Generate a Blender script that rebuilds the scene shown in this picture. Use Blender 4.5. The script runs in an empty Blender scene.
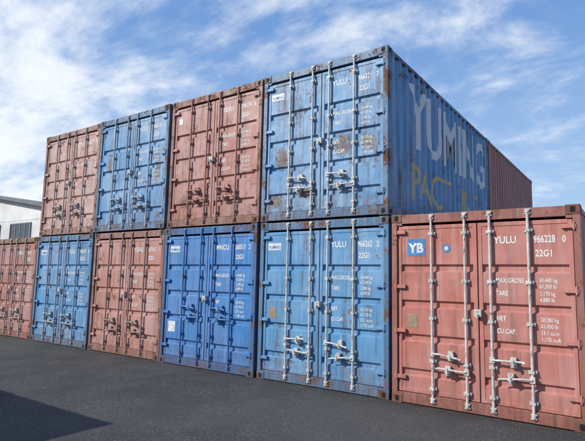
import bpy, bmesh, math, random
import numpy as np
from mathutils import Vector, Matrix, Euler
random.seed(7)
scene = bpy.context.scene
W, L, H = 2.438, 6.058, 2.591
GAP = 0.06
PITCH = W + GAP

# ---------------------------------------------------------------- camera fit
def rotm(yaw, pitch, roll):
    return np.array((Matrix.Rotation(yaw,3,'Z') @ Matrix.Rotation(math.pi/2+pitch,3,'X') @ Matrix.Rotation(roll,3,'Z')))
def wpts(g,hs):
    P = W+g; h=H*hs
    T = 2*h+.014
    return [((0,0,T),(388,43),3),((-W,0,T),(260,79),1.5),((-W-P,0,T),(166,106),1),((-W-2*P,0,T),(97,125),1),((-W-3*P,0,T),(50,138),1),
     ((0,0,h),(391,213),2),((-W,0,h),(258,221),1),((-W-P,0,h),(160,229),1),((-W-2*P,0,h),(92,235),1),((-W-3*P,0,h),(41,238),1),
     ((g+W,0,0),(583,432),1.5),((g,0,0),(394,404),2.5),((-W,0,0),(257,378),1.5),((-W-P,0,0),(160,360),1),((-W-2*P,0,0),(87,347),1),((-W-3*P,0,0),(34,335),1),
     ((g+W,0,h),(583,205),1.5),((0,L,T),(490,146),1),((0,2*L+.06,T),(530,186),1)]
def resid(p):
    c = p[:3]; R = rotm(p[3],p[4],p[5]); f = p[6]*100
    r=[]
    for w,(u,v),wt in wpts(p[7],p[8]):
        q = R.T @ (np.array(w)-c)
        r += [wt*(292.5+f*q[0]/-q[2]-u), wt*(220.5-f*q[1]/-q[2]-v)]
    return np.array(r+[(p[8]-1)*60])
p = np.array([2.5,-6.2,1.9,math.radians(34.5),math.radians(5),0,4.53,0.06,1.0])
for it in range(80):
    r = resid(p); J = np.zeros((len(r),9))
    for i in range(9):
        d = p.copy(); d[i]+=1e-5
        J[:,i] = (resid(d)-r)/1e-5
    p = p - np.linalg.solve(J.T@J+1e-6*np.eye(9), J.T@r)
CAM = p
GAP = max(0.02,float(p[7])); PITCH = W+GAP
HS = min(1.05,max(1,float(p[8]))); Z2 = H*HS+.014

cam_d = bpy.data.cameras.new("camera"); cam = bpy.data.objects.new("camera", cam_d)
scene.collection.objects.link(cam); scene.camera = cam
cam.location = CAM[:3]
cam.rotation_euler = Matrix(rotm(*CAM[3:6]).tolist()).to_euler()
cam_d.sensor_width = 36; cam_d.lens = float(CAM[6]*100*36/585)
cam_d.clip_start=.05; cam_d.clip_end = 5000

# ---------------------------------------------------------------- materials
def newmat(name):
    m = bpy.data.materials.new(name); m.use_nodes=True
    nt = m.node_tree; b = nt.nodes["Principled BSDF"]
    return m, nt, b
def noise(nt, vec, scale, detail=5, rough=.55, dist=0):
    n = nt.nodes.new("ShaderNodeTexNoise"); n.inputs["Scale"].default_value=scale
    n.inputs["Detail"].default_value=detail; n.inputs["Roughness"].default_value=rough
    n.inputs["Distortion"].default_value=dist
    nt.links.new(vec, n.inputs["Vector"]); return n.outputs["Fac"]
def mapping(nt, vec, loc=(0,0,0), scale=(1,1,1), rot=(0,0,0)):
    n = nt.nodes.new("ShaderNodeMapping"); n.inputs["Location"].default_value=loc
    n.inputs["Scale"].default_value=scale; n.inputs["Rotation"].default_value=rot
    nt.links.new(vec, n.inputs["Vector"]); return n.outputs[0]
def rng(nt, val, a, b, c=0, d=1, smooth=True):
    n = nt.nodes.new("ShaderNodeMapRange"); n.inputs[1].default_value=a; n.inputs[2].default_value=b
    n.inputs[3].default_value=c; n.inputs[4].default_value=d
    if smooth: n.interpolation_type='SMOOTHSTEP'
    nt.links.new(val, n.inputs[0]); return n.outputs[0]
def mth(nt, op, a, b=None, clamp=False):
    n = nt.nodes.new("ShaderNodeMath"); n.operation=op; n.use_clamp=clamp
    for i,v in enumerate((a,b)):
        if v is None: continue
        if isinstance(v,(int,float)): n.inputs[i].default_value=v
        else: nt.links.new(v, n.inputs[i])
    return n.outputs[0]
def mix(nt, fac, a, b, mode='MIX'):
    n = nt.nodes.new("ShaderNodeMix"); n.data_type='RGBA'; n.blend_type=mode
    for s,v in ((n.inputs[0],fac),(n.inputs[6],a),(n.inputs[7],b)):
        if isinstance(v,(int,float)): s.default_value=v
        elif isinstance(v,(tuple,list)): s.default_value=(v[0],v[1],v[2],1)
        else: nt.links.new(v,s)
    return n.outputs[2]
RUST=(0.17,0.068,0.032); RUST2=(0.055,0.026,0.018)
def paint(name, col, seed, rust=.5, fade=.35, dirt=.5, chalk=None, spots=()):
    m,nt,b = newmat(name)
    tc = nt.nodes.new("ShaderNodeTexCoord").outputs["Object"]
    v = mapping(nt, tc, loc=(seed*3.7, seed*1.3, seed*0.77*5))
    sep = nt.nodes.new("ShaderNodeSeparateXYZ"); nt.links.new(tc, sep.inputs[0]); z = sep.outputs[2]
    chalk = chalk or tuple(min(1,c*0.70+0.21) for c in col)
    big = noise(nt, v, 1.1, 3, .6)
    c = mix(nt, rng(nt,big,.36,.70,fade*.28,fade), col, chalk)
    st = noise(nt, mapping(nt, tc, loc=(seed*5.1,seed*2.2,seed), scale=(1,1,.045)), 16, 3, .65)
    c = mix(nt, rng(nt,st,.48,.72,0,1.1*fade), c, chalk)
    dk = noise(nt, mapping(nt,tc,loc=(seed*2.1,seed,seed*4),scale=(1,1,.07)), 9, 4, .65)
    c = mix(nt, mth(nt,'MULTIPLY',rng(nt,dk,.50,.74), .8*dirt), c, (0.07,0.058,0.048))
    sp = noise(nt, v, 24, 4, .7)
    bloom = noise(nt, v, 2.4, 5, .7)
    drip = noise(nt, mapping(nt,tc,loc=(seed*8.1,seed*3,seed*2),scale=(1,1,.08)), 8, 5, .7)
    r1 = rng(nt, mth(nt,'ADD', mth(nt,'MULTIPLY',sp,.42), mth(nt,'MULTIPLY',bloom,.58)), .645-.10*rust, .69-.075*rust)
    r2 = mth(nt,'MULTIPLY', rng(nt,drip,.60-.09*rust,.78-.07*rust), rng(nt,bloom,.38,.58))
    low = mth(nt,'MULTIPLY', rng(nt,z,.7,.0), rng(nt, mth(nt,'ADD', mth(nt,'MULTIPLY',sp,.5), mth(nt,'MULTIPLY',drip,.5)), .42,.60))
    rr = mth(nt,'MAXIMUM', r1, mth(nt,'MULTIPLY', r2,.8))
    rr = mth(nt,'MAXIMUM', rr, mth(nt,'MULTIPLY', low,.75*min(1,rust+.3)), True)
    fr = mth(nt,'MULTIPLY',rr,min(1,.55+rust))
    rc = mix(nt, rng(nt,sp,.35,.62), RUST2, RUST)
    c = mix(nt, fr, c, rc)
    for (sx,sz,rx,rz) in spots:
        dx=mth(nt,'DIVIDE',mth(nt,'SUBTRACT',sep.outputs[0],sx),rx); dz=mth(nt,'DIVIDE',mth(nt,'SUBTRACT',z,sz),rz)
        d=mth(nt,'ADD',mth(nt,'MULTIPLY',dx,dx),mth(nt,'MULTIPLY',dz,dz))
        d=mth(nt,'ADD',d,mth(nt,'MULTIPLY',mth(nt,'SUBTRACT',mth(nt,'ADD',mth(nt,'MULTIPLY',sp,.5),mth(nt,'MULTIPLY',drip,.5)),.5),7))
        f=rng(nt,d,1.1,.5,0,.85)
        c=mix(nt,f,c,mix(nt,rng(nt,sp,.42,.6),(0.07,0.05,0.04),(0.26,0.17,0.085)))
    nt.links.new(c, b.inputs["Base Color"])
    nt.links.new(rng(nt, rr, 0,1,.50,.9), b.inputs["Roughness"])
    b.inputs["Specular IOR Level"].default_value=.35
    bp = nt.nodes.new("ShaderNodeBump"); bp.inputs["Strength"].default_value=.6; bp.inputs["Distance"].default_value=.03
    hh = mth(nt,'ADD', mth(nt,'MULTIPLY',noise(nt,v,2.3,2,.5),1.5), mth(nt,'MULTIPLY',sp,.05))
    nt.links.new(hh, bp.inputs["Height"]); nt.links.new(bp.outputs[0], b.inputs["Normal"])
    return m
def simple(name, col, rough=.6, rust=0, scale=14, metal=0):
    m,nt,b = newmat(name)
    tc = nt.nodes.new("ShaderNodeTexCoord").outputs["Object"]
    n = noise(nt, tc, scale, 3,.65)
    c = mix(nt, rng(nt,n,.35,.7), tuple(x*.7 for x in col), col)
    if rust:
        n2 = noise(nt, mapping(nt,tc,scale=(1,1,.5)), 17, 4, .7)
        c = mix(nt, rng(nt,n2,.66-.16*rust,.74-.1*rust), c, RUST)
    nt.links.new(c,b.inputs["Base Color"]); b.inputs["Roughness"].default_value=rough
    b.inputs["Metallic"].default_value=metal
    return m
def letter_mat(name, col, wear=.3):
    m,nt,b = newmat(name)
    tc = nt.nodes.new("ShaderNodeTexCoord").outputs["Object"]
    n = noise(nt, tc, 30, 3,.7); n2 = noise(nt, mapping(nt,tc,scale=(1,1,.25)), 5, 3,.6)
    a = rng(nt, mth(nt,'ADD',mth(nt,'MULTIPLY',n,.5),mth(nt,'MULTIPLY',n2,.5)), .58-.1*(wear-.3), .66-.1*(wear-.3), 1, .15)
    nt.links.new(a,b.inputs["Alpha"])
    nt.links.new(mix(nt,rng(nt,n,.3,.7),tuple(x*.75 for x in col),col),b.inputs["Base Color"]); b.inputs["Roughness"].default_value=.6
    return m
M_rubber = simple("door_gasket_rubber",(0.02,0.02,0.02),.8)
M_dark = simple("casting_hole_dark",(0.008,0.007,0.007),.9)
M_white = letter_mat("white_lettering",(0.75,0.76,0.75),.2)
M_side = letter_mat("side_lettering",(0.72,0.74,0.74),.3)
M_gold = letter_mat("gold_lettering",(0.55,0.46,0.20),.55)
M_gearw = simple("galvanised_gear",(0.58,0.57,0.54),.5,rust=.65)
M_gearg = simple("worn_gear",(0.36,0.25,0.21),.55,rust=.6)
M_gearl = simple("worn_gear_light",(0.50,0.45,0.41),.55,rust=.75)
M_gearb = simple("worn_gear_bluish",(0.38,0.45,0.51),.55,rust=.7)
M_wood = simple("plywood",(0.12,0.08,0.05),.8)
M_plate = simple("data_plate",(0.36,0.27,0.18),.5,rust=.4)
M_platew = simple("label_white",(0.70,0.72,0.74),.5)
M_plateb = simple("label_blue",(0.05,0.21,0.50),.5)
M_lock = simple("lock_box_steel",(0.50,0.50,0.47),.5,rust=.5)

# ---------------------------------------------------------------- mesh builder
class MB:
    def __init__(s): s.v=[]; s.f=[]; s.m=[]
    def quad(s, pts, mi=0):
        i=len(s.v); s.v+= [tuple(q) for q in pts]; s.f.append(tuple(range(i,i+len(pts)))); s.m.append(mi)
    def box(s,x0,x1,y0,y1,z0,z1,mi=0):
        i=len(s.v)
        s.v += [(x0,y0,z0),(x1,y0,z0),(x1,y1,z0),(x0,y1,z0),(x0,y0,z1),(x1,y0,z1),(x1,y1,z1),(x0,y1,z1)]
        for f in ((0,3,2,1),(4,5,6,7),(0,1,5,4),(1,2,6,5),(2,3,7,6),(3,0,4,7)):
            s.f.append(tuple(i+k for k in f)); s.m.append(mi)
    def cyl(s,p0,p1,r,n=10,mi=0):
        p0=Vector(p0);p1=Vector(p1); d=(p1-p0).normalized()
        a = d.orthogonal().normalized(); b=d.cross(a)
        i=len(s.v)
        for q in (p0,p1):
            for k in range(n):
                t=2*math.pi*k/n
                s.v.append(tuple(q+a*(r*math.cos(t))+b*(r*math.sin(t))))
        for k in range(n):
            k2=(k+1)%n
            s.f.append((i+k,i+k2,i+n+k2,i+n+k)); s.m.append(mi)
        s.f.append(tuple(i+k for k in reversed(range(n)))); s.m.append(mi)
        s.f.append(tuple(i+n+k for k in range(n))); s.m.append(mi)
    def mesh(s,name,smooth=False):
        me=bpy.data.meshes.new(name); me.from_pydata(s.v,[],s.f)
        me.polygons.foreach_set("material_index",s.m)
        me.validate(); me.update()
        bm=bmesh.new(); bm.from_mesh(me); bmesh.ops.recalc_face_normals(bm,faces=bm.faces); bm.to_mesh(me); bm.free()
        return me
def put(me,name,parent,mats,bevel=0,loc=(0,0,0)):
    o=bpy.data.objects.new(name,me); scene.collection.objects.link(o); o.parent=parent; o.location=loc
    while len(me.materials)<len(mats): me.materials.append(None)
    for i,mt in enumerate(mats):
        o.material_slots[i].link='OBJECT'; o.material_slots[i].material=mt
    if bevel:
        b=o.modifiers.new("bevel",'BEVEL'); b.width=bevel; b.segments=2; b.limit_method='ANGLE'; b.angle_limit=math.radians(50)
    return o
def oval(mb, c, ax, up, w, h, nrm, mi):
    c=Vector(c);ax=Vector(ax);up=Vector(up);n=Vector(nrm)
    pts=[]
    for k in range(16):
        t=2*math.pi*k/16
        pts.append(c+ax*(w/2*math.copysign(abs(math.cos(t))**.7,math.cos(t)))+up*(h/2*math.copysign(abs(math.sin(t))**.7,math.sin(t)))+n*.0015)
    mb.quad(pts,mi)
def build_castings():
    mb=MB()
    for x0 in (0,W-.162):
        for y0 in (0,L-.178):
            for z0 in (0,H-.118):
                mb.box(x0,x0+.162,y0,y0+.178,z0,z0+.118,0)
                yf = y0 if y0==0 else y0+.178
                ny = -1 if y0==0 else 1
                oval(mb,(x0+.081,yf,z0+.059),(1,0,0),(0,0,1),.062,.078,(0,ny,0),1)
                xf = x0 if x0==0 else x0+.162
                nx = -1 if x0==0 else 1
                oval(mb,(xf,y0+.089,z0+.059),(0,1,0),(0,0,1),.082,.062,(nx,0,0),1)
    return mb.mesh("castings")
GRO=[.42,.88,1.34,1.83]
YD=.040; GD=.036
def prof_z():
    pts=[]
    for g in GRO:
        pts += [(g-.055,0),(g-.030,GD),(g+.030,GD),(g+.055,0)]
    return pts
PZ=prof_z()
def door_off(z):
    for i in range(len(PZ)-1):
        a,b=PZ[i],PZ[i+1]
        if a[0]<=z<=b[0]:
            return a[1]+(b[1]-a[1])*(z-a[0])/(b[0]-a[0])
    return 0
XI=.012; PER=.278
def prof_y(y0=.178,y1=L-.178):
    pts=[]; n=int((y1-y0)/PER); s=(y1-y0-n*PER)/2+y0
    for k in range(n):
        a=s+k*PER
        pts+=[(a+.034,0),(a+.102,.034),(a+.176,.034),(a+.244,0)]
    return pts
PY=prof_y()
def side_off(y):
    for i in range(len(PY)-1):
        a,b=PY[i],PY[i+1]
        if a[0]<=y<=b[0]: return a[1]+(b[1]-a[1])*(y-a[0])/(b[0]-a[0])
    return 0
def build_frame():
    mb=MB()
    for x0 in (0,1):
        a,b = (0.004,.085) if x0==0 else (W-.085,W-.004)
        mb.box(a,b,.006,.16,.118,H-.118)
        a,b = (0.004,.12) if x0==0 else (W-.12,W-.004)
        mb.box(a,b,L-.15,L-.006,.118,H-.118)
        a,b=(.008,.06) if x0==0 else (W-.06,W-.008)
        mb.box(a,b,.178,L-.178,.012,.16)
        mb.box(a,b,.178,L-.178,H-.075,H-.012)
    mb.box(.162,W-.162,.008,.15,H-.135,H-.01); mb.box(.085,.162,.012,.15,H-.16,H-.118);mb.box(W-.162,W-.085,.012,.15,H-.16,H-.118)
    mb.box(.162,W-.162,.008,.15,.014,.15); mb.box(.085,.162,.012,.15,.118,.146);mb.box(W-.162,W-.085,.012,.15,.118,.146)
    mb.box(.162,W-.162,L-.15,L-.008,H-.12,H-.01)
    mb.box(.162,W-.162,L-.15,L-.008,.014,.15)
    for k in range(12):
        y=.4+k*.46
        mb.box(.06,W-.06,y,y+.05,.03,.15)
    return mb.mesh("frame")
def corr(mb,fn,pts,t0,t1):
    seq=[(t0,0)]+pts+[(t1,0)]
    for i in range(len(seq)-1): fn(mb,seq[i],seq[i+1])
def build_walls():
    mb=MB()
    def f(mb,a,b):
        for s in (0,1):
            xa=(XI+a[1]) if s==0 else W-XI-a[1]; xb=(XI+b[1]) if s==0 else W-XI-b[1]
            mb.quad([(xa,a[0],.15),(xb,b[0],.15),(xb,b[0],H-.07),(xa,a[0],H-.07)])
    corr(mb,f,PY,.15,L-.15)
    n=7; 
    pts=[]
    for k in range(n):
        a=.16+k*.3
        pts+=[(a+.03,0),(a+.1,.04),(a+.19,.04),(a+.26,0)]
    def g(mb,a,b):
        mb.quad([(a[0],L-.02-a[1],.15),(b[0],L-.02-b[1],.15),(b[0],L-.02-b[1],H-.11),(a[0],L-.02-a[1],H-.11)])
    corr(mb,g,pts,.11,W-.11)
    def r(mb,a,b):
        mb.quad([(.05,a[0],H-.022-a[1]*.5),(.05,b[0],H-.022-b[1]*.5),(W-.05,b[0],H-.022-b[1]*.5),(W-.05,a[0],H-.022-a[1]*.5)])
    corr(mb,r,PY,.14,L-.14)
    mb.quad([(.05,.14,.155),(W-.05,.14,.155),(W-.05,L-.14,.155),(.05,L-.14,.155)],1)
    return mb.mesh("walls")
DX0,DXC,DX1=.094,W/2,W-.094
DZ0,DZ1=.158,H-.168
def build_door(left):
    mb=MB()
    a,b=(DX0,DXC-.008) if left else (DXC+.008,DX1)
    bw=.05
    mb.box(a,a+bw,YD-.008,YD+.05,DZ0,DZ1); mb.box(b-bw,b,YD-.008,YD+.05,DZ0,DZ1)
    mb.box(a+bw,b-bw,YD-.008,YD+.05,DZ1-bw,DZ1); mb.box(a+bw,b-bw,YD-.008,YD+.05,DZ0,DZ0+bw)
    seq=[(DZ0+bw,0)]+PZ+[(DZ1-bw,0)]
    for i in range(len(seq)-1):
        p,q=seq[i],seq[i+1]
        mb.quad([(a+bw,YD+p[1],p[0]),(b-bw,YD+p[1],p[0]),(b-bw,YD+q[1],q[0]),(a+bw,YD+q[1],q[0])])
    for z in (.33,.95,1.55,2.31):
        if left: mb.box(.05,a+.12,-.004,YD-.009,z,z+.05); mb.cyl((.075,-.002,z-.025),(.075,-.002,z+.075),.013)
        else: mb.box(b-.12,W-.05,-.004,YD-.009,z,z+.05); mb.cyl((W-.075,-.002,z-.025),(W-.075,-.002,z+.075),.013)
    return mb.mesh("door")
def build_gasket():
    mb=MB()
    mb.box(.086,W-.086,YD+.052,YD+.07,.148,H-.162)
    mb.box(DXC-.0075,DXC+.0075,YD+.002,YD+.05,DZ0,DZ1)
    mb.box(.0855,DX0-.0005,YD+.004,YD+.05,DZ0,DZ1);mb.box(DX1+.0005,W-.0855,YD+.004,YD+.05,DZ0,DZ1)
    return mb.mesh("gasket")
RODS=[.60,1.06,1.385,1.85]
def build_gear(style,sd):
    rn=random.Random(sd); mb=MB(); yr=-.002; R=.0175
    for ri,x in enumerate(RODS):
        mb.cyl((x,yr,.06),(x,yr,H-.045),R,12)
        for z in (.06,H-.09):
            mb.box(x-.035,x+.035,-.012,.0075,z,z+.016); mb.box(x-.035,x+.035,-.012,.0075,z+.05,z+.066)
            mb.cyl((x,yr,z+.018),(x,yr,z+.048),.028,12)
        for z in (.24,.60,1.16,1.66,2.3):
            if style=='B' and z==1.16: z=1.25
            mb.box(x-.05,x+.05,.012,YD-.001 if abs(door_off(z))<.001 else YD+.01,z-.022,z+.022)
            mb.box(x-.024,x+.024,-.026,.013,z-.016,z+.016)
    base = .70 if style=='A' else 1.10
    for li in (0,1):
        xa,xb=RODS[2*li],RODS[2*li+1]
        for (x,o,z) in ((xa,xb,base),(xb,xa,base-.19)):
            s=1 if o>x else -1
            mb.box(x-.03,x+.03,-.035,.012,z-.035,z+.035)
            ln=.36; dz=rn.uniform(-.03,.035)
            p0=Vector((x,-.038,z)); p1=Vector((x+s*.10,-.05,z+.004)); p2=Vector((x+s*ln,-.05,z+dz-.01)); 
            for a,b2 in ((p0,p1),(p1,p2)): mb.cyl(a,b2,.0125,8)
            mb.cyl(p2,p2+Vector((s*.035,-.012,-.012)),.014,8)
            hx=x+s*.25
            mb.box(hx-.035,hx+.035,-.012,YD-.001,z-.07,z+.05); mb.box(hx-.028,hx+.028,-.066,-.013,z-.03,z-.018)
            mb.cyl((hx,-.066,z+.04),(hx,-.066,z-.05),.008,8)
            mb.box(hx-.012,hx+.012,-.075,-.066,z-.05,z+.03)
    return mb.mesh("gear")
ME_cast=build_castings(); ME_frame=build_frame(); ME_walls=build_walls(); ME_dl=build_door(True); ME_dr=build_door(False); ME_gas=build_gasket()

# ---------------------------------------------------------------- lettering
def text_mesh(txt,size,bold=.0,sx=1.0):
    cu=bpy.data.curves.new("t",'FONT'); cu.body=txt; cu.size=size; cu.offset=bold; cu.resolution_u=3
    o=bpy.data.objects.new("t",cu); scene.collection.objects.link(o)
    dg=bpy.context.evaluated_depsgraph_get(); me=bpy.data.meshes.new_from_object(o.evaluated_get(dg))
    bpy.data.objects.remove(o); bpy.data.curves.remove(cu)
    bm=bmesh.new(); bm.from_mesh(me); bpy.data.meshes.remove(me)
    for v in bm.verts: v.co.x*=sx
    return bm
def lettering(items, side=False):
    out=bmesh.new(); tmp=bpy.data.meshes.new("tmp")
    for (txt,x,z,size,bold,sx) in items:
        bm=text_mesh(txt,size,bold,sx)
        bmesh.ops.translate(bm,verts=bm.verts,vec=(x,z,0))
        br=PY if side else PZ
        ax=0 if side else 1
        lo=min(v.co[ax] for v in bm.verts); hi=max(v.co[ax] for v in bm.verts)
        for q,_ in br:
            if lo<q<hi:
                co=(q,0,0) if side else (0,q,0); no=(1,0,0) if side else (0,1,0)
                bmesh.ops.bisect_plane(bm,geom=bm.verts[:]+bm.edges[:]+bm.faces[:],plane_co=co,plane_no=no)
        for v in bm.verts:
            u,w=v.co.x,v.co.y
            v.co = Vector((W-XI-side_off(u)+.0025,u,w)) if side else Vector((u,YD+door_off(w)-.0025,w))
        bm.to_mesh(tmp); out.from_mesh(tmp); bm.free()
    me=bpy.data.meshes.new("lettering"); out.to_mesh(me); out.free(); bpy.data.meshes.remove(tmp)
    return me
def marks(prefix,num,chk,code,seed):
    r=random.Random(seed)
    it=[(prefix,1.43,2.15,.125,.002,.88),(num,1.905,2.15,.125,.002,.66),(chk,2.225,2.15,.115,.002,.72),
        (code,1.92,1.98,.115,.002,.80)]
    rows=[("MAX.GROSS",1.655,("30,480 kg","67,200 lb")),("TARE",1.495,("2,%d0 kg"%r.randint(15,29),"4,%d0 lb"%r.randint(70,99))),
          ("NET",1.185,("28,%d0 kg"%r.randint(15,29),"62,%d0 lb"%r.randint(15,40))),("CU.CAP.",1.03,("33.%d cu.m"%r.randint(1,5),"1,%d0 cu.ft"%r.randint(16,18)))]
    for t,z,vals in rows:
        it.append((t,1.44,z,.084,.0012,.74))
        for k,vv in enumerate(vals): it.append((vv,1.955,z+.015-k*.075,.066,.0006,.78))
    return it

# ---------------------------------------------------------------- container
def container(xi, yi, zi, col, seed, rust=.5, fade=.35, dirt=.5, gear=None, style='A', ident=("YULU","966321","7","22G1"),
              extra=(), side=False, framecol=None, dy=0, spots=(), ang=0):
    e=bpy.data.objects.new("shipping_container",None); scene.collection.objects.link(e)
    e.empty_display_size=.5; e.location=(xi,yi+dy,zi); e.scale=(1,1,HS); e.rotation_euler=(0,0,math.radians(ang))
    mp=paint("container_paint_%d"%seed,col,seed,rust,fade,dirt,spots=spots)
    mf=paint("frame_paint_%d"%seed,framecol or tuple(c*.6 for c in col),seed+40,min(1.4,rust+.85),fade*.6,1)
    mc=paint("casting_paint_%d"%seed,tuple(c*.35+.01 for c in col),seed+80,1.5,.2,1)
    put(ME_frame,"frame",e,[mf],.004); put(ME_cast,"corner_castings",e,[mc,M_dark],.008)
    put(ME_walls,"corrugated_walls",e,[mp,M_wood])
    put(ME_dl,"door_left_leaf",e,[mp],.003); put(ME_dr,"door_right_leaf",e,[mp],.003); put(ME_gas,"door_gasket",e,[M_rubber])
    g = gear if gear is not None else M_gearw
    if gear=='body': g=paint("gear_paint_%d"%seed,tuple(c*.95 for c in col),seed+120,.8,fade,.5)
    put(build_gear(style,seed),"locking_gear",e,[g])
    put(lettering(marks(*ident,seed)),"weight_markings",e,[M_white])
    mb=MB()
    y=YD-.004
    for (x0,x1,z0,z1,mi) in extra:
        mb.box(x0,x1,y,YD-.0005,z0,z1,mi)
    mb.box(W/2-.045,W/2+.045,-.04,YD-.009,1.22,1.31,4)
    mb.cyl((W/2,-.05,1.20),(W/2,-.05,1.25),.018,10,4)
    put(mb.mesh("plates"),"door_plates",e,[M_plate,M_platew,M_plateb,mp,M_lock],.002)
    if side:
        put(lettering([("YUMING",.95,1.27,1.52,.016,.83)],True),"side_name_lettering",e,[M_side])
        put(lettering([("PACT LINE",.95,.36,.92,-.002,.93)],True),"side_line_lettering",e,[M_gold])
    return e
BLUE=(0.055,0.228,0.445); BLUE2=(0.022,0.165,0.43); RED=(0.41,0.128,0.094); BROWN=(0.39,0.165,0.125); BROWN2=(0.34,0.125,0.096)
yum=[(.16,.44,2.12,2.24,1)]
g=GAP
container(g,0,0,RED,1,rust=.25,fade=.45,dirt=.5,ident=("YULU","966228","0","22G1"),extra=[(.235,.50,2.0,2.24,2),(.22,.37,1.02,1.20,0)])
container(-W,0,0,(0.052,0.225,0.435),2,rust=.58,fade=.55,dirt=.85,ident=("YULU","966262","2","22G1"),extra=yum+[(.22,.36,1.0,1.18,0)],dy=.012,ang=.12)
container(-W-PITCH,0,0,BLUE2,3,rust=.45,fade=.35,dirt=.6,gear='body',style='B',ident=("MNCU","260513","2","22G1"),extra=yum+[(.2,.4,.6,.80,1)],dy=-.015,ang=-.1)
container(-W-2*PITCH,0,0,BROWN,4,rust=.7,fade=.7,dirt=.75,gear=M_gearg,ident=("TGHU","307415","1","22G1"),dy=.025)
container(-W-3*PITCH,0,0,BLUE,5,rust=.75,fade=.65,dirt=.9,gear=M_gearb,ident=("YULU","966305","4","22G1"),extra=yum,ang=.15)
container(-W-4*PITCH,0,0,BROWN2,6,rust=.7,fade=.6,dirt=.8,gear=M_gearl,ident=("TRLU","284107","5","22G1"),dy=.015)
container(-W-5*PITCH,0,0,BLUE,7,rust=.5,fade=.4,dirt=.6,ident=("YULU","966140","3","22G1"))
container(-W,0,Z2,BLUE,8,rust=.86,fade=.65,dirt=1.0,side=True,extra=yum,spots=[(.40,1.08,.13,.20),(1.66,1.16,.18,.18),(2.13,1.12,.14,.17),(.9,.45,.2,.1),(.3,.35,.15,.12)])
container(-W-PITCH,0,Z2,BROWN2,9,rust=.85,fade=.68,dirt=.9,gear='body',ident=("TEXU","296174","6","22G1"),dy=.02,extra=[(.2,.3,2.1,2.22,1)],spots=[(.5,.5,.2,.15)],ang=-.12)
container(-W-2*PITCH,0,Z2,BLUE,10,rust=.9,fade=.9,dirt=1.0,gear=M_gearb,ident=("YULU","966118","1","22G1"),dy=-.012,spots=[(.4,1.5,.1,.2),(2.1,1.2,.1,.3)])
container(-W-3*PITCH,0,Z2,(0.42,0.22,0.175),11,rust=.85,fade=1,dirt=.85,gear=M_gearl,ident=("GSTU","405277","9","22G1"),dy=.014,ang=.1)
container(-W,L+.06,0,BROWN,12,rust=.4)
container(-W,L+.06,Z2,(0.36,0.10,0.075),13,rust=.3,fade=.3,ident=("TRLU","284100","5","22G1"))
# opposite row of single-height boxes, left of the photographer (casts the foreground shadow)
for k in range(3):
    container(-4.5-W-k*PITCH,-6.15-L,0,(BROWN,BLUE,BROWN2)[k],14+k,rust=.4,ident=("TRLU","28421%d"%k,"5","22G1"))

red=[o for o in bpy.data.objects if o.name=="shipping_container"][0]
def flat_text(parent,name,txt,x,z,size,bold,mat,y=YD-.0065,sx=1):
    bm=text_mesh(txt,size,bold,sx)
    for v in bm.verts: v.co=Vector((x+v.co.x,y,z+v.co.y))
    me=bpy.data.meshes.new(name); bm.to_mesh(me); bm.free()
    put(me,name,parent,[mat])
flat_text(red,"logo_letters","YB",.262,2.05,.18,.008,M_platew)
mb=MB(); mb.cyl((.80,YD-.003,2.10),(.80,YD-.0005,2.10),.06,20); put(mb.mesh("sticker"),"round_sticker",red,[M_plateb])
mb=MB(); mb.cyl((.80,YD-.005,2.10),(.80,YD-.0032,2.10),.030,16); put(mb.mesh("sticker"),"round_sticker_centre",red,[M_platew])
for o in [q for q in bpy.data.objects if q.name.startswith("shipping_container")]:
    if o.name in ("shipping_container.001","shipping_container.002","shipping_container.004","shipping_container.007"):
        flat_text(o,"name_label","YUMING",.175,2.145,.075,.001,M_plateb,sx=.88)

# ---------------------------------------------------------------- ground
m,nt,b=newmat("asphalt")
tc=nt.nodes.new("ShaderNodeTexCoord").outputs["Object"]
fine=noise(nt,tc,48,4,.75); mid=noise(nt,tc,1.3,5,.65); big=noise(nt,tc,.25,3,.5)
vo=nt.nodes.new("ShaderNodeTexVoronoi"); vo.inputs["Scale"].default_value=75; nt.links.new(tc,vo.inputs["Vector"])
c=mix(nt,rng(nt,fine,.38,.64),(0.022,0.023,0.025),(0.105,0.105,0.106))
sepc=nt.nodes.new("ShaderNodeSeparateColor"); nt.links.new(vo.outputs["Color"],sepc.inputs[0])
c=mix(nt,rng(nt,sepc.outputs[0],.78,.97,0,.65),c,(0.21,0.205,0.20))
c=mix(nt,rng(nt,mid,.36,.66,0,.6),c,(0.038,0.039,0.041)); c=mix(nt,rng(nt,big,.42,.65,0,.4),c,(0.105,0.103,0.099))
# run-off dirt along the foot of the row
sg=nt.nodes.new("ShaderNodeSeparateXYZ"); nt.links.new(tc,sg.inputs[0])
edge=mth(nt,'MULTIPLY',rng(nt,mth(nt,'ABSOLUTE',sg.outputs[1]),.55,.0),rng(nt,noise(nt,tc,3.5,5,.7),.35,.65))
c=mix(nt,mth(nt,'MULTIPLY',edge,.7),c,(0.045,0.034,0.026))
nt.links.new(c,b.inputs["Base Color"]); b.inputs["Roughness"].default_value=.9; b.inputs["Specular IOR Level"].default_value=.25
bp=nt.nodes.new("ShaderNodeBump"); bp.inputs["Strength"].default_value=1; bp.inputs["Distance"].default_value=.012
nt.links.new(fine,bp.inputs["Height"]); nt.links.new(bp.outputs[0],b.inputs["Normal"])
mb=MB(); mb.quad([(-1500,-1500,0),(1500,-1500,0),(1500,1500,0),(-1500,1500,0)])
me=mb.mesh("ground"); me.materials.append(m); go=bpy.data.objects.new("asphalt_ground",me); scene.collection.objects.link(go)

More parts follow.
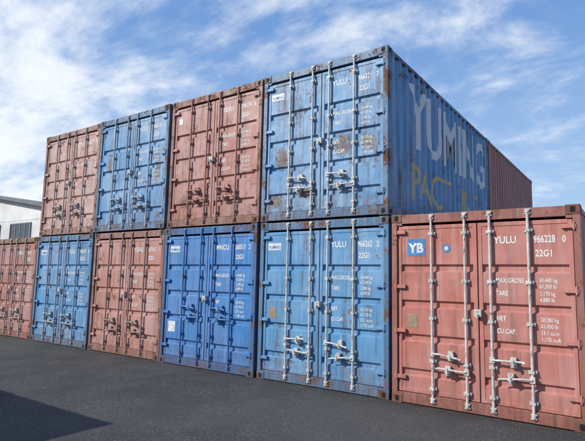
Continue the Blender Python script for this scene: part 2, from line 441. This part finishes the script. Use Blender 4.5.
# ---------------------------------------------------------------- warehouse building (gable end faces the yard)
bd=bpy.data.objects.new("warehouse_building",None); scene.collection.objects.link(bd)
Mwall=simple("siding",(0.70,0.70,0.69),.7,scale=.25); Mroof=simple("roof_metal",(0.15,0.16,0.18),.5,scale=1); Mglass=simple("window_glass",(0.05,0.07,0.09),.1); Mfr=simple("window_frame",(0.3,0.3,0.3),.5)
yb=14.; xr=-32.5; xl=-63.5; xm=-48.; he=6.5; hr=9.0; dp=26
mb=MB()
mb.quad([(xl,yb,0),(xr,yb,0),(xr,yb,he),(xm,yb,hr),(xl,yb,he)]); mb.quad([(xl,yb+dp,0),(xr,yb+dp,0),(xr,yb+dp,he),(xm,yb+dp,hr),(xl,yb+dp,he)])
mb.quad([(xr,yb,0),(xr,yb+dp,0),(xr,yb+dp,he),(xr,yb,he)]); mb.quad([(xl,yb,0),(xl,yb+dp,0),(xl,yb+dp,he),(xl,yb,he)])
for z in (1.0,2.9,3.9,6.15):      # horizontal panel joints
    mb.box(xl+.05,xr-.05,yb-.025,yb-.001,z,z+.05)
put(mb.mesh("walls"),"walls",bd,[Mwall])
mb=MB(); sl=(hr-he)/(xr-xm)
for sgn in (1,-1):
    e=xm+sgn*(xr-xm+.6); ze=he-.6*sl
    ya,yc,t=yb-.5,yb+dp+.5,.22
    mb.quad([(xm,ya,hr+.03),(e,ya,ze+.03),(e,yc,ze+.03),(xm,yc,hr+.03)]); mb.quad([(xm,ya,hr+.03+t),(e,ya,ze+.03+t),(e,yc,ze+.03+t),(xm,yc,hr+.03+t)])
    mb.quad([(xm,ya,hr+.03),(e,ya,ze+.03),(e,ya,ze+.03+t),(xm,ya,hr+.03+t)]); mb.quad([(xm,yc,hr+.03),(e,yc,ze+.03),(e,yc,ze+.03+t),(xm,yc,hr+.03+t)])
    mb.quad([(e,ya,ze+.03),(e,yc,ze+.03),(e,yc,ze+.03+t),(e,ya,ze+.03+t)])
put(mb.mesh("roof"),"roof",bd,[Mroof])
mb=MB(); mf=MB()
for k in range(5):
    xx=-41.0-k*5.2+5.2
    if xx+3.2>xr: continue
    for z0 in (4.5,1.2):
        mb.box(xx,xx+3.2,yb-.05,yb-.04,z0,z0+1.35)
        mf.box(xx-.1,xx,yb-.1,yb-.031,z0-.1,z0+1.45); mf.box(xx+3.2,xx+3.3,yb-.1,yb-.031,z0-.1,z0+1.45)
        mf.box(xx,xx+3.2,yb-.1,yb-.031,z0+1.35,z0+1.45); mf.box(xx,xx+3.2,yb-.12,yb-.031,z0-.1,z0)
        for q in (.8,1.6,2.4): mf.box(xx+q-.03,xx+q+.03,yb-.08,yb-.051,z0,z0+1.35)
put(mb.mesh("glass"),"window_panes",bd,[Mglass]); put(mf.mesh("wf"),"window_frames",bd,[Mfr])

# ---------------------------------------------------------------- light and sky
el=math.radians(34); to_sun=Vector((-0.64,-0.77,0)).normalized()*math.cos(el)+Vector((0,0,math.sin(el)))
sd=bpy.data.lights.new("sun",'SUN'); sd.energy=5.0; sd.angle=math.radians(.5); sd.color=(1,.95,.87)
so=bpy.data.objects.new("sun",sd); scene.collection.objects.link(so); so.rotation_euler=to_sun.to_track_quat('Z','Y').to_euler()
w=bpy.data.worlds.new("World"); scene.world=w; w.use_nodes=True; nt=w.node_tree
bg=nt.nodes["Background"]; sky=nt.nodes.new("ShaderNodeTexSky"); sky.sky_type='NISHITA'; sky.sun_disc=False
sky.sun_elevation=el; sky.sun_rotation=math.atan2(to_sun.x,to_sun.y); sky.air_density=1.0; sky.dust_density=.8; sky.ozone_density=1
tc=nt.nodes.new("ShaderNodeTexCoord").outputs["Generated"]
sp=nt.nodes.new("ShaderNodeSeparateXYZ"); nt.links.new(tc,sp.inputs[0])
zz=mth(nt,'ADD',mth(nt,'MAXIMUM',sp.outputs[2],0.0),.22)
cb=nt.nodes.new("ShaderNodeCombineXYZ"); nt.links.new(mth(nt,'DIVIDE',sp.outputs[0],zz),cb.inputs[0]); nt.links.new(mth(nt,'DIVIDE',sp.outputs[1],zz),cb.inputs[1])
uv=cb.outputs[0]
n1=noise(nt,mapping(nt,uv,loc=(.4,.9,0),rot=(0,0,math.radians(35)),scale=(1,1.7,1)),1.5,7,.62,.4)
n2=noise(nt,mapping(nt,uv,loc=(3.1,1.7,0)),.6,3,.5)
n3=noise(nt,uv,7,5,.6,.2)
s=mth(nt,'ADD',mth(nt,'ADD',mth(nt,'MULTIPLY',n1,.5),mth(nt,'MULTIPLY',n2,.32)),mth(nt,'MULTIPLY',n3,.18))
s=mth(nt,'ADD',s,mth(nt,'MULTIPLY',rng(nt,sp.outputs[0],-.25,-.85),.11))
cl=rng(nt,s,.48,.66,0.0,.95)
haze=rng(nt,sp.outputs[2],.55,0,.05,.75)
col=mix(nt,.7,sky.outputs[0],(1.2,3.0,7.0))
col=mix(nt,haze,col,(4.6,6.3,8.2))
col=mix(nt,cl,col,(8.4,8.8,9.3))
nt.links.new(col,bg.inputs[0]); bg.inputs[1].default_value=.115
scene.view_settings.view_transform='Standard'; scene.view_settings.look='None'; scene.view_settings.exposure=0
